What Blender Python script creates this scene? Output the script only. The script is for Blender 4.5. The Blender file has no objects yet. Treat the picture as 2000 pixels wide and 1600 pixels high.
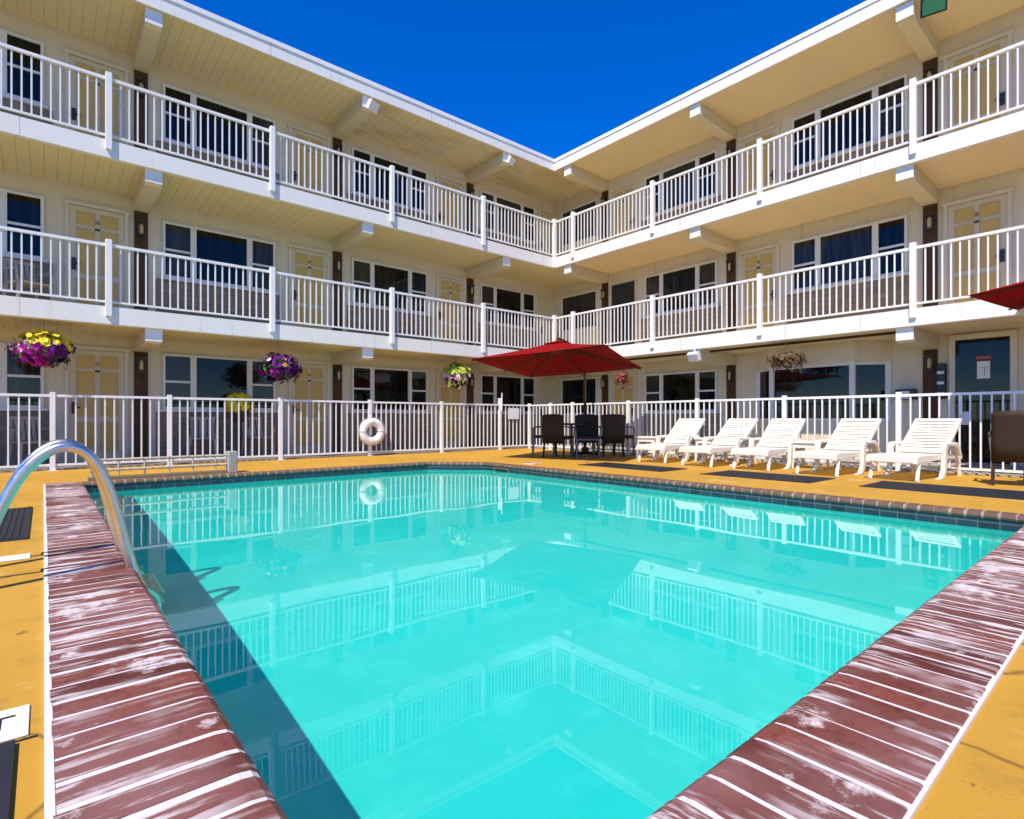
import bpy, bmesh, math, random
from mathutils import Vector, Matrix
random.seed(7)
R = math.radians
SC = bpy.context.scene
COL = SC.collection

# ------------------------------------------------------------------ camera
EYE = 0.83
F_PX = 1078.0
cam_d = bpy.data.cameras.new('camera')
cam = bpy.data.objects.new('camera', cam_d)
COL.objects.link(cam)
cam.location = (0, 0, EYE)
cam.rotation_euler = (R(90), 0, -math.atan2(.6471, .7624))
cam_d.sensor_width = 36
cam_d.lens = F_PX / 2000 * 36
cam_d.shift_y = 18 / 2000
cam_d.clip_start = 0.02
cam_d.clip_end = 3000
SC.camera = cam

# ------------------------------------------------------------------ light
KX, KY = 0.66, 0.33                       # horizontal shadow run per metre of height
SUN_EL = math.atan(1 / math.hypot(KX, KY))
to_sun = Vector((-KX, -KY, 1)).normalized()
world = bpy.data.worlds.new("World")
SC.world = world
world.use_nodes = True
wn = world.node_tree
wn.nodes.clear()
sky = wn.nodes.new('ShaderNodeTexSky')
sky.sky_type = 'NISHITA'
sky.sun_disc = False
sky.sun_elevation = SUN_EL
sky.sun_rotation = math.atan2(to_sun.x, to_sun.y)
sky.altitude = 1500
sky.air_density = 1.0
sky.dust_density = 0.15
sky.ozone_density = 6.0
bg = wn.nodes.new('ShaderNodeBackground')
bg.inputs['Strength'].default_value = 0.13
wo = wn.nodes.new('ShaderNodeOutputWorld')
hs = wn.nodes.new('ShaderNodeHueSaturation')          # the clear, very deep blue of this sky
hs.inputs['Saturation'].default_value = 1.47
hs.inputs['Value'].default_value = 1.30
hs.inputs['Hue'].default_value = .5175
wn.links.new(sky.outputs[0], hs.inputs['Color'])
wn.links.new(hs.outputs[0], bg.inputs['Color'])
wn.links.new(bg.outputs[0], wo.inputs['Surface'])
sun_d = bpy.data.lights.new('sun', 'SUN')
sun_d.energy = 4.3
sun_d.angle = R(0.5)
sun_d.color = (1.0, 0.92, 0.79)
sun_d.cycles.is_caustics_light = True
sun = bpy.data.objects.new('sun', sun_d)
COL.objects.link(sun)
sun.rotation_euler = to_sun.to_track_quat('Z', 'Y').to_euler()
sun.location = to_sun * 30
SC.view_settings.view_transform = 'Standard'
SC.view_settings.look = 'None'
SC.view_settings.gamma = 1
SC.view_settings.exposure = 0.52
SC.render.engine = 'CYCLES'
SC.cycles.max_bounces = 10
SC.cycles.diffuse_bounces = 5
SC.cycles.transmission_bounces = 8
SC.cycles.sample_clamp_indirect = 6
SC.cycles.use_denoising = True

# ------------------------------------------------------------------ materials
def new_mat(name):
    m = bpy.data.materials.new(name)
    m.use_nodes = True
    nt = m.node_tree
    return m, nt, nt.nodes['Principled BSDF']

def N(nt, kind, **kw):
    n = nt.nodes.new(kind)
    for k, v in kw.items():
        if k in n.inputs:
            n.inputs[k].default_value = v
        else:
            setattr(n, k, v)
    return n

def c4(c):
    return (c[0], c[1], c[2], 1)

def mixrgb(nt, fac, a, b, blend='MIX'):
    n = nt.nodes.new('ShaderNodeMix')
    n.data_type = 'RGBA'
    n.blend_type = blend
    for i, v in ((0, fac), (6, a), (7, b)):
        if hasattr(v, 'links'):
            nt.links.new(v, n.inputs[i])
        else:
            n.inputs[i].default_value = c4(v) if i > 0 else v
    return n.outputs[2]

def ramp(nt, src, p0, p1, c0=(0, 0, 0), c1=(1, 1, 1)):
    r = nt.nodes.new('ShaderNodeValToRGB')
    r.color_ramp.elements[0].position = p0
    r.color_ramp.elements[1].position = p1
    r.color_ramp.elements[0].color = c4(c0)
    r.color_ramp.elements[1].color = c4(c1)
    nt.links.new(src, r.inputs[0])
    return r.outputs[0]

def coords(nt, scale=None):
    tc = nt.nodes.new('ShaderNodeTexCoord')
    out = tc.outputs['Object']
    if scale:
        mp = nt.nodes.new('ShaderNodeMapping')
        mp.inputs['Scale'].default_value = scale
        nt.links.new(out, mp.inputs['Vector'])
        out = mp.outputs[0]
    return out

def noise(nt, vec, scale, detail=4, rough=.55):
    n = N(nt, 'ShaderNodeTexNoise', Scale=scale, Detail=detail, Roughness=rough)
    nt.links.new(vec, n.inputs['Vector'])
    return n.outputs['Fac']

def bump(nt, bsdf, h, strength=.2, dist=.01):
    b = N(nt, 'ShaderNodeBump', Strength=strength, Distance=dist)
    nt.links.new(h, b.inputs['Height'])
    nt.links.new(b.outputs[0], bsdf.inputs['Normal'])

def paint(name, col, rough=.5, var=.12, scale=3., dirt=None, bmp=.0, fine=60., metallic=0., dirt_at=(.52, .75)):
    m, nt, p = new_mat(name)
    v = coords(nt)
    n1 = noise(nt, v, scale, 5)
    dark = tuple(c * (1 - var) for c in col)
    light = tuple(min(1, c * (1 + var * .6)) for c in col)
    c = mixrgb(nt, n1, dark, light)
    if dirt:
        n2 = noise(nt, v, scale * 2.3, 6, .65)
        c = mixrgb(nt, ramp(nt, n2, dirt_at[0], dirt_at[1]), c, dirt)
    nt.links.new(c, p.inputs['Base Color'])
    p.inputs['Roughness'].default_value = rough
    p.inputs['Metallic'].default_value = metallic
    if bmp:
        bump(nt, p, noise(nt, v, fine, 3), bmp, .004)
    return m

M = {}
M['white'] = paint('white_paint', (.80, .79, .75), .45, .06, 2.5, dirt=(.66, .64, .58), dirt_at=(.58, .85))
M['fascia'] = None
M['metal_white'] = paint('rail_paint', (.80, .79, .76), .42, .07, 4, dirt=(.62, .55, .45), dirt_at=(.62, .80))
M['trim'] = paint('trim_paint', (.64, .58, .44), .55, .08, 2)
M['beam'] = paint('beam_paint', (.64, .57, .40), .55, .08, 2)
M['frame_white'] = paint('window_frame_paint', (.70, .69, .64), .45, .05, 3)
M['door'] = paint('door_paint', (.61, .53, .35), .5, .08, 4)
M['door_panel'] = paint('door_panel_paint', (.56, .38, .10), .5, .12, 5)
M['shade_moulding'] = paint('door_shade_moulding', (.48, .40, .25), .5, .1, 5)  # darker than the leaf: shadow line round the panels put into the paint
M['brass'] = paint('brass_plate', (.35, .24, .09), .4, .15, 9, metallic=.6)
M['brown'] = paint('brown_wood', (.085, .042, .017), .55, .3, 5)
M['lantern'] = paint('lantern_metal', (.035, .03, .025), .4, .1, 8)
M['lamp_glass'] = paint('lamp_glass', (.55, .42, .22), .2, .1, 8)
M['concrete'] = paint('concrete', (.36, .33, .28), .85, .15, 1.5, dirt=(.22, .20, .17), bmp=.2)
M['ground'] = paint('ground_asphalt', (.10, .095, .09), .9, .2, .5, bmp=.2)
M['roofing'] = paint('roofing', (.30, .30, .31), .8, .15, 1)
M['dark'] = paint('dark_void', (.02, .02, .022), .5, .2, 4)
M['wicker'] = paint('wicker', (.045, .027, .016), .6, .3, 40, bmp=.4, fine=120)
M['chairmetal'] = paint('chair_metal', (.20, .17, .15), .4, .1, 6, metallic=.3)
M['resin'] = paint('white_resin', (.80, .75, .63), .38, .05, 5, dirt=(.68, .62, .50), dirt_at=(.55, .85))
M['taupe'] = paint('taupe_resin', (.40, .36, .30), .5, .1, 5)
M['ring'] = paint('ring_white', (.82, .80, .76), .5, .05, 6, dirt=(.6, .56, .5), dirt_at=(.6, .9))
M['rope'] = paint('rope', (.42, .36, .27), .8, .2, 30)
M['pot'] = paint('basket_pot', (.05, .035, .03), .7, .2, 10)
M['leaf'] = paint('leaf', (.07, .14, .025), .55, .35, 9)
M['leaf_lime'] = paint('leaf_lime', (.42, .50, .05), .55, .2, 9)
M['yellow'] = paint('petal_yellow', (.85, .66, .015), .6, .12, 12)
M['magenta'] = paint('petal_magenta', (.40, .012, .30), .6, .3, 12)
M['purple'] = paint('petal_purple', (.10, .012, .14), .6, .4, 12)
M['pink'] = paint('petal_pink', (.75, .50, .52), .6, .2, 12)
M['orange'] = paint('petal_orange', (.62, .28, .04), .6, .2, 12)
M['dry'] = paint('dried_leaf', (.16, .09, .035), .8, .35, 12)
M['red_pot'] = paint('red_pot', (.26, .05, .03), .6, .2, 12)
M['paper'] = paint('paper', (.72, .72, .72), .6, .04, 8)
M['red_sign'] = paint('red_sign', (.55, .06, .03), .5, .05, 8)
M['black'] = paint('black_plastic', (.016, .016, .018), .4, .1, 8)
M['reel'] = paint('reel_cover', (.20, .16, .09), .7, .3, 5, dirt=(.10, .10, .07), bmp=.3)
M['rail_pipe'] = paint('rail_pipe', (.52, .44, .32), .55, .25, 9, dirt=(.25, .17, .09), dirt_at=(.5, .7))
M['drain'] = paint('drain_plastic', (.012, .58, .50), .5, .1, 9)
M['green_glass'] = paint('green_glass', (.02, .30, .16), .12, .3, 8)
M['marker'] = paint('marker_tile', (.78, .77, .72), .35, .05, 12, dirt=(.5, .47, .4), dirt_at=(.58, .8))
M['ink'] = paint('marker_ink', (.02, .02, .03), .5, .1, 12)

def m_chrome():
    m, nt, p = new_mat('polished_steel')
    v = coords(nt)
    p.inputs['Base Color'].default_value = (.70, .65, .56, 1)
    p.inputs['Metallic'].default_value = 1
    r = ramp(nt, noise(nt, v, 14, 4), .3, .8, (.24,) * 3, (.45,) * 3)
    nt.links.new(r, p.inputs['Roughness'])
    return m
M['chrome'] = m_chrome()

def m_wall():
    m, nt, p = new_mat('stucco_wall')
    v = coords(nt)
    c = mixrgb(nt, noise(nt, v, 1.3, 5), (.60, .53, .39), (.70, .63, .48))
    st = noise(nt, coords(nt, (3, 3, .5)), 1.2, 5, .6)
    c = mixrgb(nt, ramp(nt, st, .58, .82), c, (.46, .39, .26))
    nt.links.new(c, p.inputs['Base Color'])
    p.inputs['Roughness'].default_value = .85
    bump(nt, p, noise(nt, v, 90, 3), .15, .004)
    return m
M['wall'] = m_wall()

def m_fascia():
    m, nt, p = new_mat('fascia_paint')
    v = coords(nt)
    c = mixrgb(nt, noise(nt, v, .8, 5), (.74, .71, .63), (.82, .80, .74))
    st = noise(nt, coords(nt, (5, 5, .35)), 1.6, 7, .66)
    c = mixrgb(nt, ramp(nt, st, .58, .80), c, (.55, .48, .36))
    c = mixrgb(nt, ramp(nt, noise(nt, v, 6, 7, .7), .66, .74), c, (.50, .43, .33))
    sep = nt.nodes.new('ShaderNodeSeparateXYZ'); nt.links.new(v, sep.inputs[0])
    add = N(nt, 'ShaderNodeMath', operation='ADD')
    nt.links.new(sep.outputs[0], add.inputs[0]); nt.links.new(sep.outputs[1], add.inputs[1])
    a = N(nt, 'ShaderNodeMath', operation='DIVIDE'); a.inputs[1].default_value = 3.66; nt.links.new(add.outputs[0], a.inputs[0])
    f = N(nt, 'ShaderNodeMath', operation='FRACT'); nt.links.new(a.outputs[0], f.inputs[0])
    l = N(nt, 'ShaderNodeMath', operation='LESS_THAN'); l.inputs[1].default_value = .0016; nt.links.new(f.outputs[0], l.inputs[0])
    c = mixrgb(nt, l.outputs[0], c, (.30, .26, .20))
    nt.links.new(c, p.inputs['Base Color'])
    p.inputs['Roughness'].default_value = .6
    bump(nt, p, noise(nt, v, 40, 4), .12, .004)
    return m
M['fascia'] = m_fascia()

def m_stone():
    m, nt, p = new_mat('stone_wainscot')
    tc = nt.nodes.new('ShaderNodeTexCoord')
    sep = nt.nodes.new('ShaderNodeSeparateXYZ')
    nt.links.new(tc.outputs['Object'], sep.inputs[0])
    add = N(nt, 'ShaderNodeMath', operation='ADD')
    nt.links.new(sep.outputs[0], add.inputs[0]); nt.links.new(sep.outputs[1], add.inputs[1])
    cmb = nt.nodes.new('ShaderNodeCombineXYZ')
    nt.links.new(add.outputs[0], cmb.inputs[0]); nt.links.new(sep.outputs[2], cmb.inputs[1])
    br = N(nt, 'ShaderNodeTexBrick', Scale=1.0)
    br.inputs['Brick Width'].default_value = .34
    br.inputs['Row Height'].default_value = .12
    br.inputs['Mortar Size'].default_value = .008
    br.inputs['Color1'].default_value = (.19, .15, .11, 1)
    br.inputs['Color2'].default_value = (.33, .26, .19, 1)
    br.inputs['Mortar'].default_value = (.10, .09, .08, 1)
    nt.links.new(cmb.outputs[0], br.inputs['Vector'])
    c = mixrgb(nt, noise(nt, tc.outputs['Object'], 7, 4), br.outputs['Color'], (.25, .20, .145))
    nt.links.new(c, p.inputs['Base Color'])
    p.inputs['Roughness'].default_value = .8
    bump(nt, p, br.outputs['Fac'], -.4, .01)
    return m
M['stone'] = m_stone()

def m_soffit(name, col, axis, groove, stain):
    m, nt, p = new_mat(name)
    tc = nt.nodes.new('ShaderNodeTexCoord')
    v = tc.outputs['Object']
    c = mixrgb(nt, noise(nt, v, .9, 4), tuple(x * .92 for x in col), tuple(min(1, x * 1.06) for x in col))
    if stain:
        sx = nt.nodes.new('ShaderNodeSeparateXYZ'); nt.links.new(v, sx.inputs[0])
        wet = N(nt, 'ShaderNodeMath', operation='GREATER_THAN'); wet.inputs[1].default_value = 5.6   # the leaking bays
        nt.links.new(sx.outputs[0], wet.inputs[0])
        s = noise(nt, coords(nt, (.6, 1.6, 1)), 1.3, 7, .68)
        q = N(nt, 'ShaderNodeMath', operation='MULTIPLY')
        nt.links.new(ramp(nt, s, .46, .58), q.inputs[0]); nt.links.new(wet.outputs[0], q.inputs[1])
        c = mixrgb(nt, q.outputs[0], c, (.62, .49, .29))
        s2 = noise(nt, v, 2.6, 6, .6)
        q2 = N(nt, 'ShaderNodeMath', operation='MULTIPLY')
        nt.links.new(ramp(nt, s2, .57, .62), q2.inputs[0]); nt.links.new(wet.outputs[0], q2.inputs[1])
        c = mixrgb(nt, q2.outputs[0], c, (.64, .56, .42))
    sep = nt.nodes.new('ShaderNodeSeparateXYZ')
    nt.links.new(v, sep.inputs[0])
    a = N(nt, 'ShaderNodeMath', operation='DIVIDE'); a.inputs[1].default_value = groove
    nt.links.new(sep.outputs[axis], a.inputs[0])
    f = N(nt, 'ShaderNodeMath', operation='FRACT'); nt.links.new(a.outputs[0], f.inputs[0])
    l = N(nt, 'ShaderNodeMath', operation='LESS_THAN'); l.inputs[1].default_value = .012 / groove
    nt.links.new(f.outputs[0], l.inputs[0])
    k = N(nt, 'ShaderNodeMath', operation='MULTIPLY'); k.inputs[1].default_value = .45 if axis == 0 else .2
    nt.links.new(l.outputs[0], k.inputs[0])
    c = mixrgb(nt, k.outputs[0], c, tuple(x * .35 for x in col))
    nt.links.new(c, p.inputs['Base Color'])
    p.inputs['Roughness'].default_value = .7
    bump(nt, p, l.outputs[0], -.5, .006)
    return m
M['soffit_l'] = m_soffit('soffit_boards', (.74, .63, .38), 0, .175, False)
M['soffit_ls'] = m_soffit('soffit_boards_stained', (.74, .63, .39), 0, .175, True)
M['soffit_r'] = m_soffit('soffit_panels', (.76, .62, .39), 1, 1.22, False)

def m_glass(name, a, b, sc):
    m, nt, p = new_mat(name)
    v = coords(nt, (1, 1, .06))
    w = noise(nt, v, sc, 3)
    c = mixrgb(nt, ramp(nt, w, .4, .75), a, b)
    nt.links.new(c, p.inputs['Base Color'])
    p.inputs['Roughness'].default_value = .035
    p.inputs['IOR'].default_value = 1.36
    bump(nt, p, noise(nt, coords(nt), 1.6, 1), .03, .02)
    return m
M['glass'] = m_glass('window_glass', (.004, .005, .004), (.014, .015, .013), 9)
M['glass_curtain'] = m_glass('window_glass_curtain', (.014, .014, .012), (.060, .056, .046), 21)
M['glass_blind'] = m_glass('window_glass_blind', (.030, .029, .025), (.050, .047, .040), 4)

def m_deck():
    m, nt, p = new_mat('yellow_deck_coating')
    v = coords(nt)
    c = mixrgb(nt, ramp(nt, noise(nt, v, .55, 6, .6), .3, .7), (.44, .235, .026), (.56, .30, .035))
    c = mixrgb(nt, ramp(nt, noise(nt, v, 3.1, 8, .7), .54, .74), c, (.33, .18, .03))
    c = mixrgb(nt, ramp(nt, noise(nt, v, 11, 5, .6), .645, .70), c, (.17, .10, .04))
    c = mixrgb(nt, ramp(nt, noise(nt, coords(nt, (1, 1, 1)), 1.7, 9, .74), .57, .68), c, (.60, .40, .14))
    # hairline cracks
    nz = N(nt, 'ShaderNodeTexNoise', Scale=2.2, Detail=5)
    nt.links.new(v, nz.inputs['Vector'])
    ad = N(nt, 'ShaderNodeVectorMath', operation='MULTIPLY_ADD')
    ad.inputs[1].default_value = (.35, .35, 0)
    nt.links.new(nz.outputs['Color'], ad.inputs[0]); nt.links.new(v, ad.inputs[2])
    vo = N(nt, 'ShaderNodeTexVoronoi', feature='DISTANCE_TO_EDGE', Scale=.42)
    nt.links.new(ad.outputs[0], vo.inputs['Vector'])
    c = mixrgb(nt, ramp(nt, vo.outputs['Distance'], .0, .0035, (.75,) * 3, (0,) * 3), c, (.10, .055, .015))
    nt.links.new(c, p.inputs['Base Color'])
    p.inputs['Roughness'].default_value = .75
    p.inputs['Specular IOR Level'].default_value = .25
    bump(nt, p, noise(nt, v, 130, 5, .7), .45, .004)
    return m
M['deck'] = m_deck()

def m_brick(name, sc):
    m, nt, p = new_mat(name)
    v = coords(nt)
    vs = coords(nt, sc)          # wear is brushed along the length of the bricks
    g = nt.nodes.new('ShaderNodeNewGeometry')
    c = mixrgb(nt, g.outputs['Random Per Island'], (.085, .016, .010), (.23, .062, .040))
    c = mixrgb(nt, ramp(nt, noise(nt, v, 5, 5), .35, .8), c, (.17, .065, .052))
    c = mixrgb(nt, ramp(nt, noise(nt, v, 38, 6, .72), .50, .72), c, (.075, .018, .012))      # pitted dark grain
    c = mixrgb(nt, ramp(nt, noise(nt, v, 1.0, 4, .5), .46, .66), c, (.25, .115, .105))       # broad faded areas
    # lime streaks that run along single bricks, and a few larger scrubbed patches
    w = ramp(nt, noise(nt, v, 1.2, 5, .55), .43, .57)
    w2 = ramp(nt, noise(nt, vs, 7.5, 9, .62), .50, .57)
    mul = N(nt, 'ShaderNodeMath', operation='MULTIPLY')
    nt.links.new(w, mul.inputs[0]); nt.links.new(w2, mul.inputs[1])
    c = mixrgb(nt, mul.outputs[0], c, (.64, .56, .54))
    w3 = ramp(nt, noise(nt, v, 2.6, 10, .70), .565, .625)
    c = mixrgb(nt, w3, c, (.62, .53, .50))
    nt.links.new(c, p.inputs['Base Color'])
    p.inputs['Roughness'].default_value = .72
    p.inputs['Specular IOR Level'].default_value = .25
    bump(nt, p, noise(nt, v, 45, 7, .7), .55, .004)
    return m
M['brick'] = m_brick('coping_brick', (.40, 3.4, 1))
M['brick_cross'] = m_brick('coping_brick_cross', (3.4, .40, 1))
M['brick_far'] = paint('far_brick', (.15, .08, .05), .7, .4, 9, dirt=(.07, .05, .03), bmp=.4)
M['grout_far'] = paint('far_grout', (.34, .26, .19), .8, .3, 8, dirt=(.12, .09, .06), bmp=.3)  # darker grout for the far pool edges
M['grout'] = paint('white_grout', (.66, .62, .60), .8, .15, 8, bmp=.3)

def m_mat():
    m, nt, p = new_mat('black_rubber')
    v = coords(nt)
    c = mixrgb(nt, noise(nt, v, 9, 5), (.010, .011, .015), (.022, .022, .028))
    nt.links.new(c, p.inputs['Base Color'])
    p.inputs['Roughness'].default_value = .6
    return m
M['rubber'] = m_mat()

def m_basin():
    m, nt, p = new_mat('pool_plaster')
    v = coords(nt)
    c = mixrgb(nt, noise(nt, v, .7, 5), (.006, .66, .585), (.034, .78, .69))
    c = mixrgb(nt, ramp(nt, noise(nt, v, 3.4, 7, .68), .50, .74), c, (.06, .81, .72))
    nt.links.new(c, p.inputs['Base Color'])
    p.inputs['Roughness'].default_value = .8
    return m
M['basin'] = m_basin()

def m_tile():
    m, nt, p = new_mat('waterline_tile')
    tc = nt.nodes.new('ShaderNodeTexCoord')
    sep = nt.nodes.new('ShaderNodeSeparateXYZ')
    nt.links.new(tc.outputs['Object'], sep.inputs[0])
    add = N(nt, 'ShaderNodeMath', operation='ADD')
    nt.links.new(sep.outputs[0], add.inputs[0]); nt.links.new(sep.outputs[1], add.inputs[1])
    cmb = nt.nodes.new('ShaderNodeCombineXYZ')
    nt.links.new(add.outputs[0], cmb.inputs[0]); nt.links.new(sep.outputs[2], cmb.inputs[1])
    br = N(nt, 'ShaderNodeTexBrick', Scale=1.0)
    br.offset = 0
    br.inputs['Brick Width'].default_value = .15
    br.inputs['Row Height'].default_value = .075
    br.inputs['Mortar Size'].default_value = .005
    br.inputs['Color1'].default_value = (.012, .022, .030, 1)
    br.inputs['Color2'].default_value = (.03, .05, .06, 1)
    br.inputs['Mortar'].default_value = (.10, .12, .12, 1)
    nt.links.new(cmb.outputs[0], br.inputs['Vector'])
    nt.links.new(br.outputs['Color'], p.inputs['Base Color'])
    p.inputs['Roughness'].default_value = .25
    return m
M['tile'] = m_tile()

def m_water():
    m, nt, p = new_mat('pool_water')
    p.inputs['Base Color'].default_value = (.93, 1, 1, 1)
    p.inputs['Roughness'].default_value = 0
    p.inputs['IOR'].default_value = 1.33
    p.inputs['Transmission Weight'].default_value = 1
    return m
M['water'] = m_water()

def m_canopy():
    m, nt, p = new_mat('red_canvas')
    v = coords(nt)
    c = mixrgb(nt, noise(nt, v, 3, 4), (.22, .0025, .004), (.30, .005, .006))
    nt.links.new(c, p.inputs['Base Color'])
    p.inputs['Roughness'].default_value = .8
    bump(nt, p, noise(nt, v, 6, 4), .25, .02)
    tr = nt.nodes.new('ShaderNodeBsdfTranslucent')
    tr.inputs['Color'].default_value = (.40, .003, .004, 1)
    p.inputs['Specular IOR Level'].default_value = .1
    mx = nt.nodes.new('ShaderNodeMixShader')
    mx.inputs[0].default_value = .13
    nt.links.new(p.outputs[0], mx.inputs[1]); nt.links.new(tr.outputs[0], mx.inputs[2])
    nt.links.new(mx.outputs[0], nt.nodes['Material Output'].inputs['Surface'])
    return m
M['canopy'] = m_canopy()

for k in ('brown', 'wicker', 'chairmetal', 'soffit_l', 'soffit_ls', 'soffit_r', 'wall', 'stone', 'beam', 'purple', 'magenta', 'leaf'):
    M[k].node_tree.nodes['Principled BSDF'].inputs['Specular IOR Level'].default_value = .15

# ------------------------------------------------------------------ mesh helpers
class MB:
    def __init__(self):
        self.v, self.f = [], []
    def poly(self, pts):
        b = len(self.v)
        self.v += [tuple(p) for p in pts]
        self.f.append(tuple(range(b, b + len(pts))))
    def box(self, x0, x1, y0, y1, z0, z1):
        b = len(self.v)
        if x0 > x1: x0, x1 = x1, x0
        if y0 > y1: y0, y1 = y1, y0
        if z0 > z1: z0, z1 = z1, z0
        self.v += [(x0, y0, z0), (x1, y0, z0), (x1, y1, z0), (x0, y1, z0), (x0, y0, z1), (x1, y0, z1), (x1, y1, z1), (x0, y1, z1)]
        self.f += [tuple(b + i for i in q) for q in ((0, 3, 2, 1), (4, 5, 6, 7), (0, 1, 5, 4), (1, 2, 6, 5), (2, 3, 7, 6), (3, 0, 4, 7))]
        return self
    def bar(self, p, q, w, h=None, up=(0, 0, 1)):
        """box beam from p to q, w wide, h tall"""
        h = h or w
        p, q = Vector(p), Vector(q)
        d = (q - p).normalized()
        u = Vector(up)
        if abs(d.dot(u)) > .98: u = Vector((1, 0, 0))
        s = d.cross(u).normalized(); t = s.cross(d).normalized()
        b = len(self.v)
        for c in (p, q):
            for a, e in ((-1, -1), (1, -1), (1, 1), (-1, 1)):
                self.v.append(tuple(c + s * a * w / 2 + t * e * h / 2))
        self.f += [tuple(b + i for i in z) for z in ((0, 1, 2, 3), (7, 6, 5, 4), (0, 4, 5, 1), (1, 5, 6, 2), (2, 6, 7, 3), (3, 7, 4, 0))]
        return self
    def tube(self, pts, r, n=10, closed=False):
        pts = [Vector(p) for p in pts]
        k = len(pts)
        rs = r if isinstance(r, (list, tuple)) else [r] * k
        b = len(self.v)
        prev = None
        for i in range(k):
            if closed:
                d = (pts[(i + 1) % k] - pts[i - 1]).normalized()
            else:
                d = (pts[min(i + 1, k - 1)] - pts[max(i - 1, 0)]).normalized()
            if prev is None:
                a = Vector((0, 0, 1)) if abs(d.z) < .9 else Vector((1, 0, 0))
                s = d.cross(a).normalized()
            else:
                s = (prev - d * prev.dot(d)).normalized()
            prev = s
            t = d.cross(s)
            for j in range(n):
                an = 2 * math.pi * j / n
                self.v.append(tuple(pts[i] + (s * math.cos(an) + t * math.sin(an)) * rs[i]))
        for i in range(k if closed else k - 1):
            i2 = (i + 1) % k
            for j in range(n):
                j2 = (j + 1) % n
                self.f.append((b + i * n + j, b + i * n + j2, b + i2 * n + j2, b + i2 * n + j))
        if not closed:
            self.f.append(tuple(b + j for j in range(n - 1, -1, -1)))
            self.f.append(tuple(b + (k - 1) * n + j for j in range(n)))
        return self
    def lathe(self, prof, c=(0, 0, 0), n=20):
        b = len(self.v)
        for r, z in prof:
            for j in range(n):
                a = 2 * math.pi * j / n
                self.v.append((c[0] + r * math.cos(a), c[1] + r * math.sin(a), c[2] + z))
        for i in range(len(prof) - 1):
            for j in range(n):
                j2 = (j + 1) % n
                self.f.append((b + i * n + j, b + i * n + j2, b + (i + 1) * n + j2, b + (i + 1) * n + j))
        self.f.append(tuple(b + j for j in range(n - 1, -1, -1)))
        self.f.append(tuple(b + (len(prof) - 1) * n + j for j in range(n)))
        return self
    def prism(self, poly, axis, a0, a1):
        """extrude a 2D polygon along axis (0,1,2) between a0 and a1"""
        def put(p, a):
            l = [p[0], p[1]]; l.insert(axis, a); return tuple(l)
        n = len(poly); b = len(self.v)
        self.v += [put(p, a0) for p in poly] + [put(p, a1) for p in poly]
        self.f.append(tuple(b + i for i in range(n - 1, -1, -1)))
        self.f.append(tuple(b + n + i for i in range(n)))
        for i in range(n):
            j = (i + 1) % n
            self.f.append((b + i, b + j, b + n + j, b + n + i))
        return self
    def xf(self, mat):
        self.v = [tuple(mat @ Vector(p)) for p in self.v]
        return self
    def mesh(self, name, mat=None, smooth=False, fix=True):
        me = bpy.data.meshes.new(name)
        me.from_pydata(self.v, [], self.f)
        if fix:
            bm = bmesh.new(); bm.from_mesh(me)
            bmesh.ops.recalc_face_normals(bm, faces=bm.faces)
            bm.to_mesh(me); bm.free()
        if mat:
            me.materials.append(M[mat] if isinstance(mat, str) else mat)
        if smooth:
            for p in me.polygons: p.use_smooth = True
            if hasattr(me, 'set_sharp_from_angle'):
                me.set_sharp_from_angle(angle=R(42))
        return me
    def build(self, name, mat, parent=None, smooth=False, bevel=0, loc=None, rot=0, fix=True):
        return place(name, self.mesh(name, mat, smooth, fix), parent, loc, rot, bevel)

def place(name, me, parent=None, loc=None, rot=0, bevel=0):
    o = bpy.data.objects.new(name, me)
    COL.objects.link(o)
    if parent: o.parent = parent
    if loc: o.location = loc
    if rot: o.rotation_euler = (0, 0, rot)
    if bevel:
        b = o.modifiers.new('bevel', 'BEVEL'); b.width = bevel; b.segments = 2; b.limit_method = 'ANGLE'
    return o

def tag(o, label=None, cat=None, group=None, kind=None):
    if label: o['label'] = label
    if cat: o['category'] = cat
    if group: o['group'] = group
    if kind: o['kind'] = kind
    return o

def thing(name, label, cat, loc=(0, 0, 0), rot=0, group=None):
    o = bpy.data.objects.new(name, None)
    COL.objects.link(o)
    o.location = loc; o.rotation_euler = (0, 0, rot); o.empty_display_size = .2
    return tag(o, label, cat, group)

def dup(root, loc, rot, label, group=None):
    r = root.copy(); COL.objects.link(r)
    r.location = loc; r.rotation_euler = (0, 0, rot)
    r['label'] = label
    if group: r['group'] = group
    for ch in list(root.children):
        c = ch.copy(); COL.objects.link(c); c.parent = r
        for g in list(ch.children):
            d = g.copy(); COL.objects.link(d); d.parent = c
    return r

def cw(lat, fwd, z=0):
    """a spot lat metres right of and fwd metres ahead of the photographer"""
    return Vector((.6471 * fwd + .7624 * lat, .7624 * fwd - .6471 * lat, z))

# ------------------------------------------------------------------ layout numbers
A, B = 11.15, 11.26            # balcony edge planes (x = A right wing, y = B left wing)
WA, WB = 12.85, 13.00          # wall planes
L = [0.02, 2.68, 5.43]         # floor levels
SB = [2.40, 5.15, 7.93]        # undersides of the slabs above each floor
ROOF_T = 8.22
XL, YR = -3.2, -2.30            # far ends of the wings; right one extended unseen to block a sun patch
PL = [-2.525, 1.46, 5.45, 9.43]
PR = [2.85, 6.83, 10.81]
PR_EXTRA = [-1.13]  # bay line inside the unseen extension of the right wing
WATER_Z = -0.115
def floor_z(y): return -.70 - .03 * (y - .68)      # the floor falls gently away from the near edge

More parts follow.
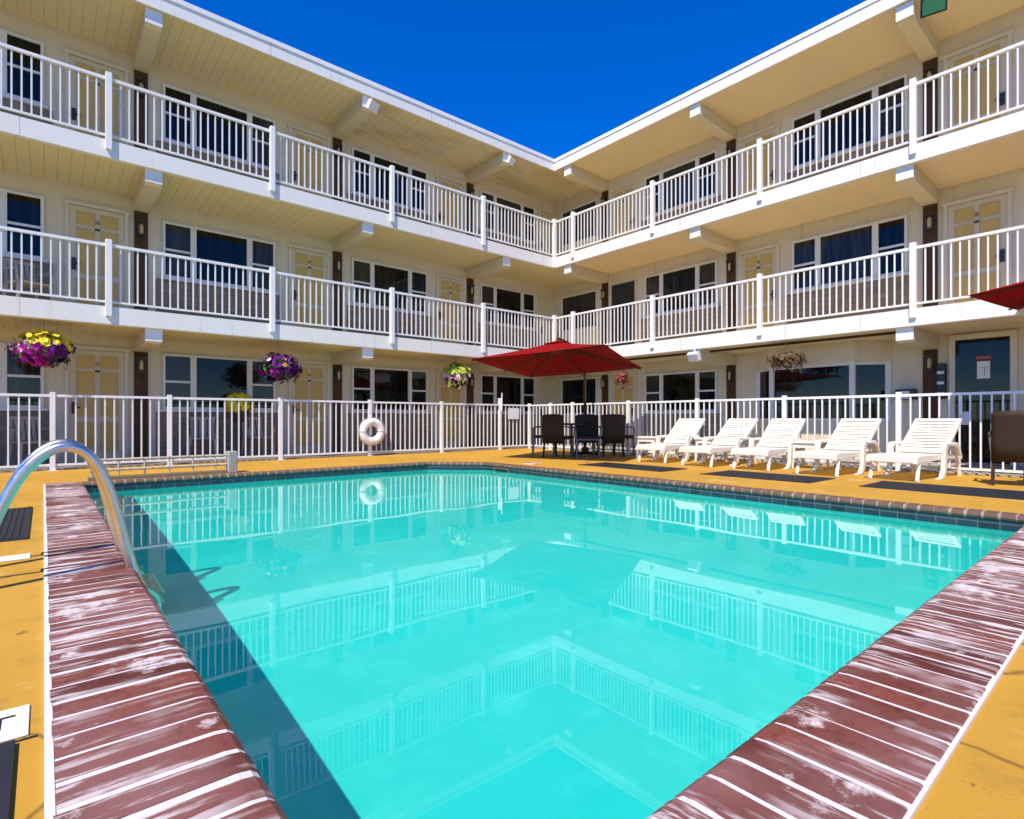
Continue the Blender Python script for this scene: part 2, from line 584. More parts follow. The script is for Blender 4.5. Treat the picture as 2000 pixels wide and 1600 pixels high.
# ------------------------------------------------------------------ pool and ground
POOL = [(.37, .68), (6.30, .68), (6.30, 8.15), (5.50, 8.95), (.37, 8.95)]
CWS = [.335, .125, .125, .125, .36]
def offset(poly, d):
    out = []
    ds = d if isinstance(d, list) else [d] * len(poly)
    n = len(poly)
    for i in range(n):
        p0, p1, p2 = Vector(poly[i - 1]), Vector(poly[i]), Vector(poly[(i + 1) % n])
        d1, d2 = (p1 - p0).normalized(), (p2 - p1).normalized()
        n1, n2 = Vector((d1.y, -d1.x)), Vector((d2.y, -d2.x))
        e1, e2 = ds[i - 1], ds[i]
        # meeting point of the two shifted edges
        q1, q2 = p1 + n1 * e1, p1 + n2 * e2
        den = d1.x * d2.y - d1.y * d2.x
        k = ((q2.x - q1.x) * d2.y - (q2.y - q1.y) * d2.x) / den
        out.append(tuple(q1 + d1 * k))
    return out

def ring_sheet(name, outer, inner, z, mat):
    bm = bmesh.new()
    es = []
    for loop in (outer, inner):
        vs = [bm.verts.new((x, y, z)) for x, y in loop]
        for i in range(len(vs)):
            es.append(bm.edges.new((vs[i], vs[(i + 1) % len(vs)])))
    bmesh.ops.triangle_fill(bm, use_beauty=True, use_dissolve=False, edges=es)
    for f in bm.faces:
        if f.normal.z < 0: f.normal_flip()
    me = bpy.data.meshes.new(name)
    bm.to_mesh(me); bm.free()
    me.materials.append(M[mat])
    return tag(place(name, me), kind='structure')

DX0, DX1, DY0, DY1 = -7.0, 10.55, -7.0, 11.62
rect = [(DX0, DY0), (DX1, DY0), (DX1, DY1), (DX0, DY1)]
ring_sheet('pool_deck', rect, offset(POOL, [w - .02 for w in CWS]), 0, 'deck')
ring_sheet('ground', [(-600, -600), (600, -600), (600, 600), (-600, 600)], rect, -.03, 'ground')
mb = MB()
mb.box(XL - 4, WA + .1, DY1, WB + .05, -.2, L[0])
mb.box(DX1, WA + .05, YR - 4, DY1 - .001, -.2, L[0])
tag(mb.build('walkway', 'concrete'), kind='structure')

mb = MB()
n = len(POOL)
for i in range(n):
    (x0, y0), (x1, y1) = POOL[i], POOL[(i + 1) % n]
    mb.poly([(x0, y0, -.02), (x1, y1, -.02), (x1, y1, floor_z(y1)), (x0, y0, floor_z(y0))])
mb.poly([(x, y, floor_z(y)) for x, y in POOL])
basin = tag(mb.build('pool_basin', 'basin', fix=False), kind='structure')
bm = bmesh.new(); bm.from_mesh(basin.data)
bmesh.ops.remove_doubles(bm, verts=bm.verts, dist=.001)
bmesh.ops.recalc_face_normals(bm, faces=bm.faces)
for f in bm.faces: f.normal_flip()
bm.to_mesh(basin.data); bm.free()
mb = MB()
inn = offset(POOL, -.006)
for i in range(n):
    (x0, y0), (x1, y1) = inn[i], inn[(i + 1) % n]
    (a0, b0), (a1, b1) = POOL[i], POOL[(i + 1) % n]
    mb.poly([(x0, y0, -.05), (x1, y1, -.05), (x1, y1, -.215), (x0, y0, -.215)])
    mb.poly([(x0, y0, -.215), (x1, y1, -.215), (a1, b1, -.215), (a0, b0, -.215)])
tile = tag(mb.build('waterline_tile', 'tile', fix=False), kind='structure')

# water: one gently rippled sheet
bm = bmesh.new()
nx, ny = 119, 166
px0, px1, py0, py1 = .37, 6.30, .68, 8.95
def wz(x, y):
    return WATER_Z + .00022 * math.sin(2.1 * x + 1.3 * y) + .00018 * math.sin(-3.3 * x + 4.1 * y + 1) + .00010 * math.sin(7.7 * x + 5.2 * y + 2) + .00008 * math.sin(9.1 * y - 6.3 * x)
def clampx(y):
    return px1 - max(0, y - 8.15)
grid = []
for j in range(ny + 1):
    y = py0 + (py1 - py0) * j / ny
    xe = clampx(y)
    grid.append([bm.verts.new((px0 + (xe - px0) * i / nx, y, wz(px0 + (xe - px0) * i / nx, y))) for i in range(nx + 1)])
for j in range(ny):
    for i in range(nx):
        f = bm.faces.new((grid[j][i], grid[j][i + 1], grid[j + 1][i + 1], grid[j + 1][i]))
        f.smooth = True
me = bpy.data.meshes.new('water')
bm.to_mesh(me); bm.free()
me.materials.append(M['water'])
water = tag(place('water', me), kind='structure')
water.cycles.is_caustics_caster = True
for o in (basin, tile):
    o.cycles.is_caustics_receiver = True

# coping bricks
mb, gb, gfar = MB(), MB(), MB()
face_ends = []
for i in range(n):
    CW = CWS[i]
    p0, p1 = Vector(POOL[i]), Vector(POOL[(i + 1) % n])
    d = (p1 - p0); ln = d.length; d.normalize()
    o_ = Vector((d.y, -d.x))
    cnt = max(1, round(ln / .115))
    bw = ln / cnt
    zoff = .0015 * (i % 3)
    def P(s, w, z):
        q = p0 + d * s + o_ * w
        return (q.x, q.y, z + zoff)
    prof = [(CW, -.05), (CW, .008), (CW - .006, .012), (.03, .012), (0, .008), (-.018, -.006), (-.024, -.025), (-.018, -.042), (-.004, -.055)]
    gprof = [(CW - .002, -.05), (CW - .002, .0098), (.03, .0098), (.001, .0055), (-.0155, -.0075), (-.0215, -.025), (-.016, -.041), (-.002, -.053)]
    k0, k1 = 0, cnt
    if i == 0: k1 = cnt + 1
    if i == 1: k0 = 0
    if i == 4: k0 = -1; k1 = cnt + 3
    if i == 2: k0, k1 = 0, cnt
    if i == 3: k0, k1 = 0, cnt
    for k in range(k0, k1):
        j = random.uniform(-.0025, .0025)
        g = .0085 + random.uniform(-.003, .0055)
        s0, s1 = k * bw + g + j, (k + 1) * bw - g + j
        b = len(mb.v); m_ = len(prof)
        dz = random.uniform(-.0015, .0015)
        sk0, sk1 = random.uniform(-.006, .006), random.uniform(-.006, .006)      # hand laid: no two joints parallel
        mb.v += [P(s0 + sk0 * (w / CW - .5), w, z + dz) for w, z in prof] + [P(s1 + sk1 * (w / CW - .5), w, z + dz) for w, z in prof]
        mb.f.append(tuple(b + q for q in range(m_)))
        mb.f.append(tuple(b + m_ + q for q in range(m_ - 1, -1, -1)))
        for q in range(m_):
            r = (q + 1) % m_
            mb.f.append((b + q, b + r, b + m_ + r, b + m_ + q))
    face_ends.append(len(mb.f))
    gb_, gb = gb, (gfar if i in (1, 2, 3) else gb)
    b = len(gb.v); m_ = len(gprof)
    gb.v += [P(k0 * bw, w, z) for w, z in gprof] + [P(k1 * bw, w, z) for w, z in gprof]
    gb.f.append(tuple(b + q for q in range(m_))); gb.f.append(tuple(b + m_ + q for q in range(m_ - 1, -1, -1)))
    for q in range(m_):
        r = (q + 1) % m_
        gb.f.append((b + q, b + r, b + m_ + r, b + m_ + q))
    gb = gb_
# pale mortar bead along the outer rim of the coping
op = offset(POOL, CWS)
for i in range(n):
    (x0, y0), (x1, y1) = op[i], op[(i + 1) % n]
    (gfar if i in (1, 2, 3) else gb).bar((x0, y0, .003 + .0012 * i), (x1, y1, .003 + .0012 * i), .018, .012)
cop = tag(mb.build('pool_coping', 'brick', smooth=False), kind='structure')
cop.data.materials.append(M['brick_cross']); cop.data.materials.append(M['brick_far'])
for f in cop.data.polygons:
    e = next(q for q, k in enumerate(face_ends) if f.index < k)
    f.material_index = (1, 2, 2, 2, 0)[e]
tag(gb.build('coping_grout', 'grout'), kind='structure')
tag(gfar.build('coping_grout', 'grout_far'), kind='structure')

# control joints in the deck left of the pool
mb = MB()
for y in (3.92, 4.40):
    mb.box(-3.0, -.012, y, y + .018, -.01, .003)
mb.box(-.012, .37, 4.398, 4.416, .0, .0165)
mb.box(-.012, .37, 3.92, 3.938, .0, .0165)
mb.box(-3, -.012, 1.90, 1.908, -.01, .003)
tag(mb.build('deck_joint', 'dark'), kind='structure')

# ------------------------------------------------------------------ the motel
motel = thing('motel_building', 'three storey cream motel of two wings meeting at an inner corner behind the pool', 'building')

def wbox(mb, wing, s0, s1, t0, t1, z0, z1):
    """box in wing coordinates: s along the wing, t from the balcony edge towards the rooms"""
    if wing == 0: mb.box(s0, s1, B + t0, B + t1, z0, z1)
    else: mb.box(A + t0, A + t1, s0, s1, z0, z1)
    return mb
TW = [WB - B, WA - A]

# walls
mb = MB()
mb.box(XL, WA + .2, WB, WB + .2, -.1, 7.93)
mb.box(WA, WA + .2, YR, WB - .001, -.1, 7.93)
mb.box(WA + .2, 20, YR, YR + .2, -.1, 7.93)
mb.box(XL, XL + .2, WB + .2, 20, -.1, 7.93)
mb.build('wall', 'wall', motel)
# slabs
for k, (z0, z1) in enumerate(((SB[0], L[1]), (SB[1], L[2]))):
    mb = MB(); mb.box(XL, WA, B + .04, WB, z0, z1); mb.build('balcony_slab', 'soffit_l', motel)
    mb = MB(); mb.box(A + .04, WA, YR, B + .039, z0, z1); mb.build('balcony_slab', 'soffit_r', motel)
    mb = MB(); mb.box(XL, A + .04, B, B + .04, z0 - .004, z1 + .004)
    mb.box(A, A + .04, YR, B - .0005, z0 - .004, z1 + .004)
    mb.box(A + .0402, WA, YR - .04, YR - .0005, z0 - .004, z1 + .004)
    # small drip groove under the fascia
    mb.box(XL, A + .06, B + .0402, B + .062, z0 - .016, z0 - .0005)
    mb.box(A + .0402, A + .062, YR, B + .04, z0 - .016, z0 - .0005)
    mb.build('fascia', 'fascia', motel)
# roof
roof = MB().box(XL - .3, 22, B + .04, 22, SB[2], ROOF_T - .02).build('roof', 'soffit_ls', motel)
roof2 = MB().box(A + .04, 22, YR - .3, B + .0395, SB[2], ROOF_T - .02).build('roof', 'soffit_r', motel)
mb = MB()
mb.box(XL - .3, A + .04, B, B + .04, SB[2] - .005, ROOF_T - .06)
mb.box(A, A + .04, YR - .3, B - .0005, SB[2] - .005, ROOF_T - .06)
mb.build('fascia', 'fascia', motel)
mb = MB()
mb.box(XL - .3, A + .06, B - .018, B + .10, ROOF_T - .0595, ROOF_T + .03)
mb.box(A - .018, A + .10, YR - .3, B - .0185, ROOF_T - .0595, ROOF_T + .03)
mb.build('roof_edge', 'white', motel)

# beams and pilasters
def add_beam(wing, p, k):
    mb = MB()
    tw = TW[wing]; z1 = SB[k] - .0005
    dpt = .26 if k < 2 else .29
    pr = [(.085, z1), (.085, z1 - dpt + .05), (.16, z1 - dpt), (tw - .002, z1 - dpt), (tw - .002, z1)]
    if wing == 0:
        mb.prism([(B + t, z) for t, z in pr], 0, p - .125, p + .125)
    else:
        mb2 = [(A + t, z) for t, z in pr]
        mb.prism(mb2, 1, p - .125, p + .125)
    mb.build('support_beam', 'beam', motel)
def add_cap(wing, p, k):
    z1 = SB[k] - .001; dpt = .26 if k < 2 else .29
    mb = wbox(MB(), wing, p - .127, p + .127, .065, .0848, z1 - dpt + .035, z1 - .004)
    mb.build('beam_end_board', 'white', motel)
for k in range(3):
    for p in PL: add_beam(0, p, k); add_cap(0, p, k)
    for p in PR + PR_EXTRA: add_beam(1, p, k); add_cap(1, p, k)

def add_pilaster(wing, p, k):
    tw = TW[wing]; dpt = .26 if k < 2 else .29
    top = SB[k] - dpt - .001
    o = wbox(MB(), wing, p - .112, p + .112, tw - .035, tw - .0005, L[k] + .001, top).build('pilaster', 'brown', motel)
    zz = L[k] + 1.86
    lb = MB()
    wbox(lb, wing, p - .075, p + .075, tw - .16, tw - .0352, zz + .12, zz + .15)
    wbox(lb, wing, p - .06, p + .06, tw - .14, tw - .0352, zz - .15, zz - .125)
    for a in (-.06, .048):
        wbox(lb, wing, p + a, p + a + .012, tw - .14, tw - .128, zz - .1248, zz + .1198)
    wbox(lb, wing, p - .05, p + .05, tw - .045, tw - .0352, zz - .1248, zz + .1198)
    lan = lb.build('wall_lantern', 'lantern', motel)
    g = MB().lathe([(.02, -.1), (.036, -.07), (.036, .05), (.02, .1)], (0, 0, 0), 10)
    q = (p, B + tw - .09, zz) if wing == 0 else (A + tw - .09, p, zz)
    g.xf(Matrix.Translation(q)).build('lamp_glass', 'lamp_glass', lan, smooth=True)
for k in range(3):
    for p in PL: add_pilaster(0, p, k)
    for p in PR + PR_EXTRA: add_pilaster(1, p, k)

# windows
def add_window(wing, s0, s1, z0, z1, sides=True, stone=None):
    tw = TW[wing]
    fr = MB()
    e = .045
    f0, f1 = tw - .055, tw - .0005
    wbox(fr, wing, s0, s1, f0, f1, z1 - e, z1); wbox(fr, wing, s0, s1, f0, f1, z0, z0 + e)
    W = s1 - s0
    cuts = [s0, s0 + e]
    panes = []
    if sides:
        a, b = s0 + W * .25, s1 - W * .25
        vb = [(s0, s0 + e), (a - .055, a + .055), (b - .055, b + .055), (s1 - e, s1)]
    else:
        vb = [(s0, s0 + e), (s1 - e, s1)]
    for u, v in vb:
        wbox(fr, wing, u, v, f0, f1, z0 + e + .0003, z1 - e - .0003)
    w = fr.build('window', 'frame_white', motel)
    for q in range(len(vb) - 1):
        u, v = vb[q][1], vb[q + 1][0]
        pm = wbox(MB(), wing, u + .0004, v - .0004, tw - .022, tw - .0006, z0 + e + .0004, z1 - e - .0004)
        pm.build('pane', random.choice(('glass', 'glass', 'glass', 'glass_curtain', 'glass', 'glass_blind')), w)
        if sides and q != 1:
            zm = z0 + (z1 - z0) * .50
            sm = MB()
            wbox(sm, wing, u + .0005, v - .0005, tw - .045, tw - .0222, zm - .022, zm + .022)
            sm.build('meeting_rail', 'frame_white', w)
    sl = wbox(MB(), wing, s0 - .05, s1 + .05, tw - .09, tw - .0004, z0 - .05, z0 - .0004)
    sl.build('sill', 'frame_white', w)
    return w
def add_stone(wing, s0, s1, z0, z1):
    wbox(MB(), wing, s0, s1, TW[wing] - .03, TW[wing] - .0004, z0 + .001, z1).build('stone_wainscot', 'stone', motel)

def add_door(wing, s0, s1, k, hs=0, panel='door_panel', slab='door', plain=False):
    tw = TW[wing]; z0 = L[k] + .001; z1 = L[k] + 2.10
    fr = MB()
    wbox(fr, wing, s0, s0 + .05, tw - .05, tw - .0004, z0, z1); wbox(fr, wing, s1 - .05, s1, tw - .05, tw - .0004, z0, z1)
    wbox(fr, wing, s0 - .03, s1 + .03, tw - .055, tw - .0004, z1 + .0003, z1 + .06)
    d = fr.build('door', 'trim', motel)
    wbox(MB(), wing, s0 + .0504, s1 - .0504, tw - .022, tw - .0006, z0 + .01, z1 - .02).build('door_leaf', slab, d)
    W = s1 - s0 - .10; a = s0 + .05
    if not plain:
        pm = MB()
        for u, v in ((a + W * .14, a + W * .44), (a + W * .56, a + W * .86)):
            for q0, q1 in ((.20, .74), (.86, 1.68), (1.76, 1.98)):
                wbox(pm, wing, u, v, tw - .028, tw - .0222, z0 + q0, z0 + q1)
        pg = MB()
        for u, v in ((a + W * .14, a + W * .44), (a + W * .56, a + W * .86)):
            for q0, q1 in ((.20, .74), (.86, 1.68), (1.76, 1.98)):
                for (e0, e1, r0, r1) in ((u - .016, v + .016, q0 - .016, q0 - .001), (u - .016, v + .016, q1 + .001, q1 + .016), (u - .016, u - .001, q0 - .0009, q1 + .0009), (v + .001, v + .016, q0 - .0009, q1 + .0009)):
                    wbox(pg, wing, e0, e1, tw - .0335, tw - .0222, z0 + r0, z0 + r1)
        pg.build('shade_moulding', 'shade_moulding', d)
        pm.build('raised_panel', panel, d)
        wbox(MB(), wing, a + W * .42, a + W * .58, tw - .027, tw - .0222, z0 + 1.80, z0 + 1.87).build('number_plate', 'brass', d)
        wbox(MB(), wing, a + W * .45, a + W * .55, tw - .032, tw - .0222, z0 + 1.68, z0 + 1.72).build('knocker', 'lantern', d)
    hs_ = a + W * (.09 if hs == 0 else .91)
    hb = MB()
    wbox(hb, wing, hs_ - .035, hs_ + .035, tw - .04, tw - .0222, z0 + .9, z0 + 1.12)
    wbox(hb, wing, hs_ - .03, hs_ + .09, tw - .075, tw - .055, z0 + 1.0, z0 + 1.03)
    wbox(hb, wing, hs_ - .012, hs_ + .012, tw - .056, tw - .0402, z0 + 1.0, z0 + 1.03)
    hb.build('handle', 'lantern', d)
    return d

for k in range(3):
    for i, p in enumerate(PL):
        z1 = L[k] + 2.12
        add_window(0, p + .36, p + 2.53, L[k] + 1.0, z1)
        add_stone(0, p + .25, p + 2.65, L[k], L[k] + .949)
        if i > 0:
            add_door(0, p - 1.16, p - .21, k)
    add_door(0, 12.14, 12.83, k, plain=True)
    for i, p in enumerate(PR):
        if i < 2 and not (k == 0 and i == 0):
            add_window(1, p + .36, p + 2.53, L[k] + 1.0, L[k] + 2.12 - (.08 if k == 0 else 0))
            add_stone(1, p + .25, p + 2.65, L[k], L[k] + .949)
        if i == 2:
            add_window(1, 11.10, 12.62, L[k] + .95, L[k] + 2.08, sides=False)
            add_door(1, p - 1.16, p - .21, k, slab='dark' if k == 1 else 'door', plain=(k == 1))
        if k > 0 and i < 2:
            add_door(1, p - 1.16, p - .21, k, hs=0)
# office door: full dark glass
tw = TW[1]
fr = MB()
wbox(fr, 1, 1.62, 1.71, tw - .06, tw - .0004, L[0], 2.27); wbox(fr, 1, 2.47, 2.56, tw - .06, tw - .0004, L[0], 2.27)
wbox(fr, 1, 1.62, 2.56, tw - .065, tw - .0004, 2.2703, 2.37)
od = fr.build('door', 'trim', motel)
wbox(MB(), 1, 1.7104, 2.4696, tw - .02, tw - .0006, L[0] + .02, 2.268).build('door_glass', 'glass', od)
hb = MB(); wbox(hb, 1, 2.36, 2.385, tw - .08, tw - .0202, .9, 1.25); hb.build('handle', 'chrome', od)
# canted bay window of the office
bay = MB()
x0, xf = WA - .0004, WA - .45
poly = [(x0, 3.50), (xf, 4.02), (xf, 5.66), (x0, 6.18)]
bay.prism(poly, 2, L[0] + .001, .78)
bay.prism([(x0, 3.46), (xf - .03, 4.0), (xf - .03, 5.68), (x0, 6.22)], 2, 1.98, SB[0] - .001)
bw_ = bay.build('bay_window', 'wall', motel)
gl, mf = MB(), MB()
gi = [(x0, 3.54), (xf + .03, 4.04), (xf + .03, 5.64), (x0, 6.14)]
gl.prism(gi, 2, .7805, 1.9795)
gl.build('pane', 'glass', bw_)
pts = [(x0 - .01, 3.53), (xf + .015, 4.035), (xf + .015, 5.645), (x0 - .01, 6.15)]
for i, (x, y) in enumerate(pts):
    mf.box(x - .035, x + .035, y - .05, y + .05, .7803, 1.9797)
for i in range(3):
    (xa, ya), (xb, yb) = pts[i], pts[i + 1]
    mf.bar((xa, ya, .81), (xb, yb, .81), .05, .055); mf.bar((xa, ya, 1.945), (xb, yb, 1.945), .05, .065)
mf.bar((pts[1][0], 4.55, .83), (pts[1][0], 4.55, 1.92), .03, .03) if False else None
mf.build('frame', 'frame_white', bw_)
# dropped trim under the right wing slab on the ground floor
wbox(MB(), 1, 2.98, 10.65, .50, .53, SB[0] - .05, SB[0] - .0006).build('soffit_trim', 'brown', motel)

# railings
def rail_span(wing, s0, s1, lv, parent, first=True):
    mb = MB()
    z = L[lv]
    t0, t1 = .012, .052
    wbox(mb, wing, s0, s1, t0 - .006, t1 + .006, z + 1.0, z + 1.045)
    wbox(mb, wing, s0, s1, t0, t1, z + .07, z + .10)
    cnt = max(2, round((s1 - s0) / .1165))
    for i in range(1, cnt):
        s = s0 + (s1 - s0) * i / cnt
        wbox(mb, wing, s - .0108, s + .0108, .021, .0430, z + .1003, z + .9997)
    mb.build('railing_panel', 'metal_white', parent)
def rail_post(wing, s, lv, parent, low=.16):
    z = L[lv]
    mb = wbox(MB(), wing, s - .045, s + .045, -.0515, .0495, z - low, z + 1.105)
    mb.build('post', 'metal_white', parent, bevel=.006)
LP = [-1.77 - .02, .82, 3.41, 6.0, 8.59]
RP = [10.53, 7.92, 5.315, 2.71, .105]
for lv in (1, 2):
    rl = wbox(MB(), 0, XL + .02, A - .06, .026, .038, L[lv] + .078, L[lv] + .092)
    r0 = rl.build('balcony_railing', 'metal_white', motel)
    for s in LP: rail_post(0, s, lv, r0)
    ss = [XL] + LP + [A - .01]
    for i in range(len(ss) - 1):
        rail_span(0, ss[i] + .046, ss[i + 1] - .046, lv, r0)
    z = L[lv]
    MB().box(A - .05, A + .05, B - .05, B + .05, z - .275, z + 1.105).build('post', 'metal_white', r0, bevel=.006)
    rl = wbox(MB(), 1, YR + .1, B - .06, .026, .038, L[lv] + .078, L[lv] + .092)
    r1 = rl.build('balcony_railing', 'metal_white', motel)
    for s in RP: rail_post(1, s, lv, r1)
    ss = [B - .01] + RP + [YR + .06]
    for i in range(len(ss) - 1):
        rail_span(1, ss[i + 1] + .046, ss[i] - .046, lv, r1)
    # return at the end of the extended wing
    mb = MB()
    mb.box(A + .008, WA - .01, YR + .06, YR + .105, z + 1.0, z + 1.045)
    mb.box(A + .012, WA - .01, YR + .065, YR + .10, z + .07, z + .10)
    for i in range(14):
        x = A + .03 + i * .12
        mb.box(x - .0125, x + .0125, YR + .07, YR + .095, z + .1003, z + .9997)
    mb.build('railing_panel', 'metal_white', r1)

# ------------------------------------------------------------------ pool fences
FY, FX = 11.50, 10.40
FZ = 1.22
def fence_span(parent, along, c, s0, s1, name='fence_panel'):
    mb = MB()
    def bx(a0, a1, t0, t1, z0, z1):
        if along == 'x': mb.box(a0, a1, c + t0, c + t1, z0, z1)
        else: mb.box(c + t0, c + t1, a0, a1, z0, z1)
    bx(s0, s1, -.022, .022, FZ - .04, FZ)
    bx(s0, s1, -.018, .018, .07, .105)
    cnt = max(2, round((s1 - s0) / .125))
    for i in range(1, cnt):
        s = s0 + (s1 - s0) * i / cnt
        bx(s - .0105, s + .0105, -.0105, .0105, .1053, FZ - .0403)
    return mb.build(name, 'metal_white', parent)
def fence_post(parent, x, y, z1=FZ + .035):
    mb = MB(); mb.box(x - .035, x + .035, y - .035, y + .035, .004, z1)
    mb.box(x - .07, x + .07, y - .07, y + .07, .0, .0038)
    return mb.build('post', 'metal_white', parent, bevel=.005)
lf = thing('pool_fence', 'white metal baluster fence along the left edge of the pool deck, below the left wing', 'fence', group='white metal pool fences')
LFP = [-3.7, -1.8, .11, 1.72, 3.64, 5.58, 7.48, 9.33]
for i, x in enumerate(LFP):
    fence_post(lf, x, FY, FZ + (.16 if i == 7 else .035))
    if i: fence_span(lf, 'x', FY, LFP[i - 1] + .036, x - .036)
gate = fence_span(lf, 'x', FY, 9.40, 10.33, 'gate')
MB().box(9.355, 9.375, FY - .06, FY - .036, 1.05, 1.52).build('latch', 'metal_white', gate)
rf = thing('pool_fence', 'white metal baluster fence behind the loungers, in front of the right wing', 'fence', group='white metal pool fences')
RFP = [11.5, 10.65, 9.84, 8.06, 6.28, 4.50, 2.72, .94, -.84]
for i, y in enumerate(RFP):
    fence_post(rf, FX, y)
    if i: fence_span(rf, 'y', FX, y + .036, RFP[i - 1] - .036)

# notices on the gate and the office door
def sign(name, label, pts, mat, cat='sign', extra=None):
    o = MB().box(*pts).build(name, mat)
    tag(o, label, cat)
    return o
sign('notice_sign', 'blank white notice panel on the pool gate beside the tall latch post', (9.60, 9.98, FY - .032, FY - .024, .82, 1.12), 'paper')
s_ = sign('notice_sign', 'white paper notice under a red strip on the glass office door', (WA - .0285, WA - .0225, 1.98, 2.16, 1.55, 1.86), 'paper')
MB().box(WA - .0285, WA - .0225, 1.97, 2.17, 1.90, 1.945).build('red_strip', 'red_sign', s_)
mbx = MB(); mbx.box(WA - .0295, WA - .0287, 2.05, 2.058, 1.60, 1.74); mbx.box(WA - .0295, WA - .0287, 2.0, 2.14, 1.752, 1.758)
mbx.build('print', 'ink', s_)
sign('notice_sign', 'small white paper low on the glass office door behind the fence', (WA - .0285, WA - .0225, 2.26, 2.40, .72, .96), 'paper')
o = MB(); o.box(WA - .16, WA - .001, 2.60, 2.72, 1.20, 1.86)
rk = o.build('brochure_rack', 'black', bevel=.01); tag(rk, 'narrow black brochure rack on the wall beside the office door', 'rack')
o = MB()
for z in (1.27, 1.47, 1.66): o.box(WA - .19, WA - .1602, 2.61, 2.71, z, z + .05)
o.build('leaflet', 'paper', rk)
o = MB(); o.box(WA - .22, WA - .001, 3.05, 3.37, 1.20, 1.40)
bx_ = o.build('wall_box', 'dark', bevel=.01); tag(bx_, 'dark metal box on the wall right of the bay window', 'box')
MB().box(WA - .228, WA - .2203, 3.13, 3.27, 1.215, 1.36).build('plate', 'paper', bx_)

# ------------------------------------------------------------------ floodlights
def floodlight(label, loc, rot, mat='white', glass='lamp_glass', sc=1.0):
    t = thing('floodlight', label, 'floodlight', loc, rot)
    b = MB(); b.box(-.13 * sc, .13 * sc, -.05 * sc, .05 * sc, -.10 * sc, .10 * sc); b.xf(Matrix.Rotation(R(32), 4, 'X'))
    b.build('housing', mat, t, bevel=.012)
    g = MB(); g.box(-.11 * sc, .11 * sc, -.056 * sc, -.0505 * sc, -.08 * sc, .08 * sc); g.xf(Matrix.Rotation(R(32), 4, 'X'))
    g.build('lens', glass, t)
    s = MB(); s.bar((0, .03, .07 * sc), (0, .06, .24 * sc), .03)
    s.build('bracket', mat, t)
    return t
floodlight('black floodlight with green glass under the right wing roof', (11.10, 2.42, 7.60), R(-75), 'black', 'green_glass', 1.35)
floodlight('white floodlight on the second roof beam of the left wing', (5.52, 11.24, 7.70), R(20), 'white', 'paper')
floodlight('white floodlight on the roof beam nearest the corner', (9.50, 11.24, 7.70), R(20), 'white', 'paper', .9)
floodlight('white floodlight on the ground floor beam above the lounge windows', (11.12, 6.80, 2.22), R(-90), 'white', 'paper')

# ------------------------------------------------------------------ hanging baskets
def blossom(mb, c, nrm, r):
    n = nrm.normalized()
    a = n.orthogonal().normalized(); b = n.cross(a)
    ph = random.uniform(0, 6.28)
    ring = []
    for j in range(5):
        an = ph + j * 1.2566
        for da, rr, up in ((-.45, .75, .12), (0, 1.0, .28), (.45, .75, .12)):
            ring.append(c + (a * math.cos(an + da) + b * math.sin(an + da)) * r * rr + n * r * up)
    i0 = len(mb.v)
    mb.v.append(tuple(c)); mb.v += [tuple(p) for p in ring]
    for j in range(15):
        mb.f.append((i0, i0 + 1 + j, i0 + 1 + (j + 1) % 15))
def leaf(mb, c, nrm, r):
    n = nrm.normalized()
    a = n.orthogonal().normalized(); b = n.cross(a)
    an = random.uniform(0, 6.28)
    d = a * math.cos(an) + b * math.sin(an); s = n.cross(d)
    p = [c, c + d * r * .5 + s * r * .32 + n * r * .1, c + d * r + n * r * random.uniform(-.3, .2), c + d * r * .5 - s * r * .32 + n * r * .1]
    mb.poly(p)
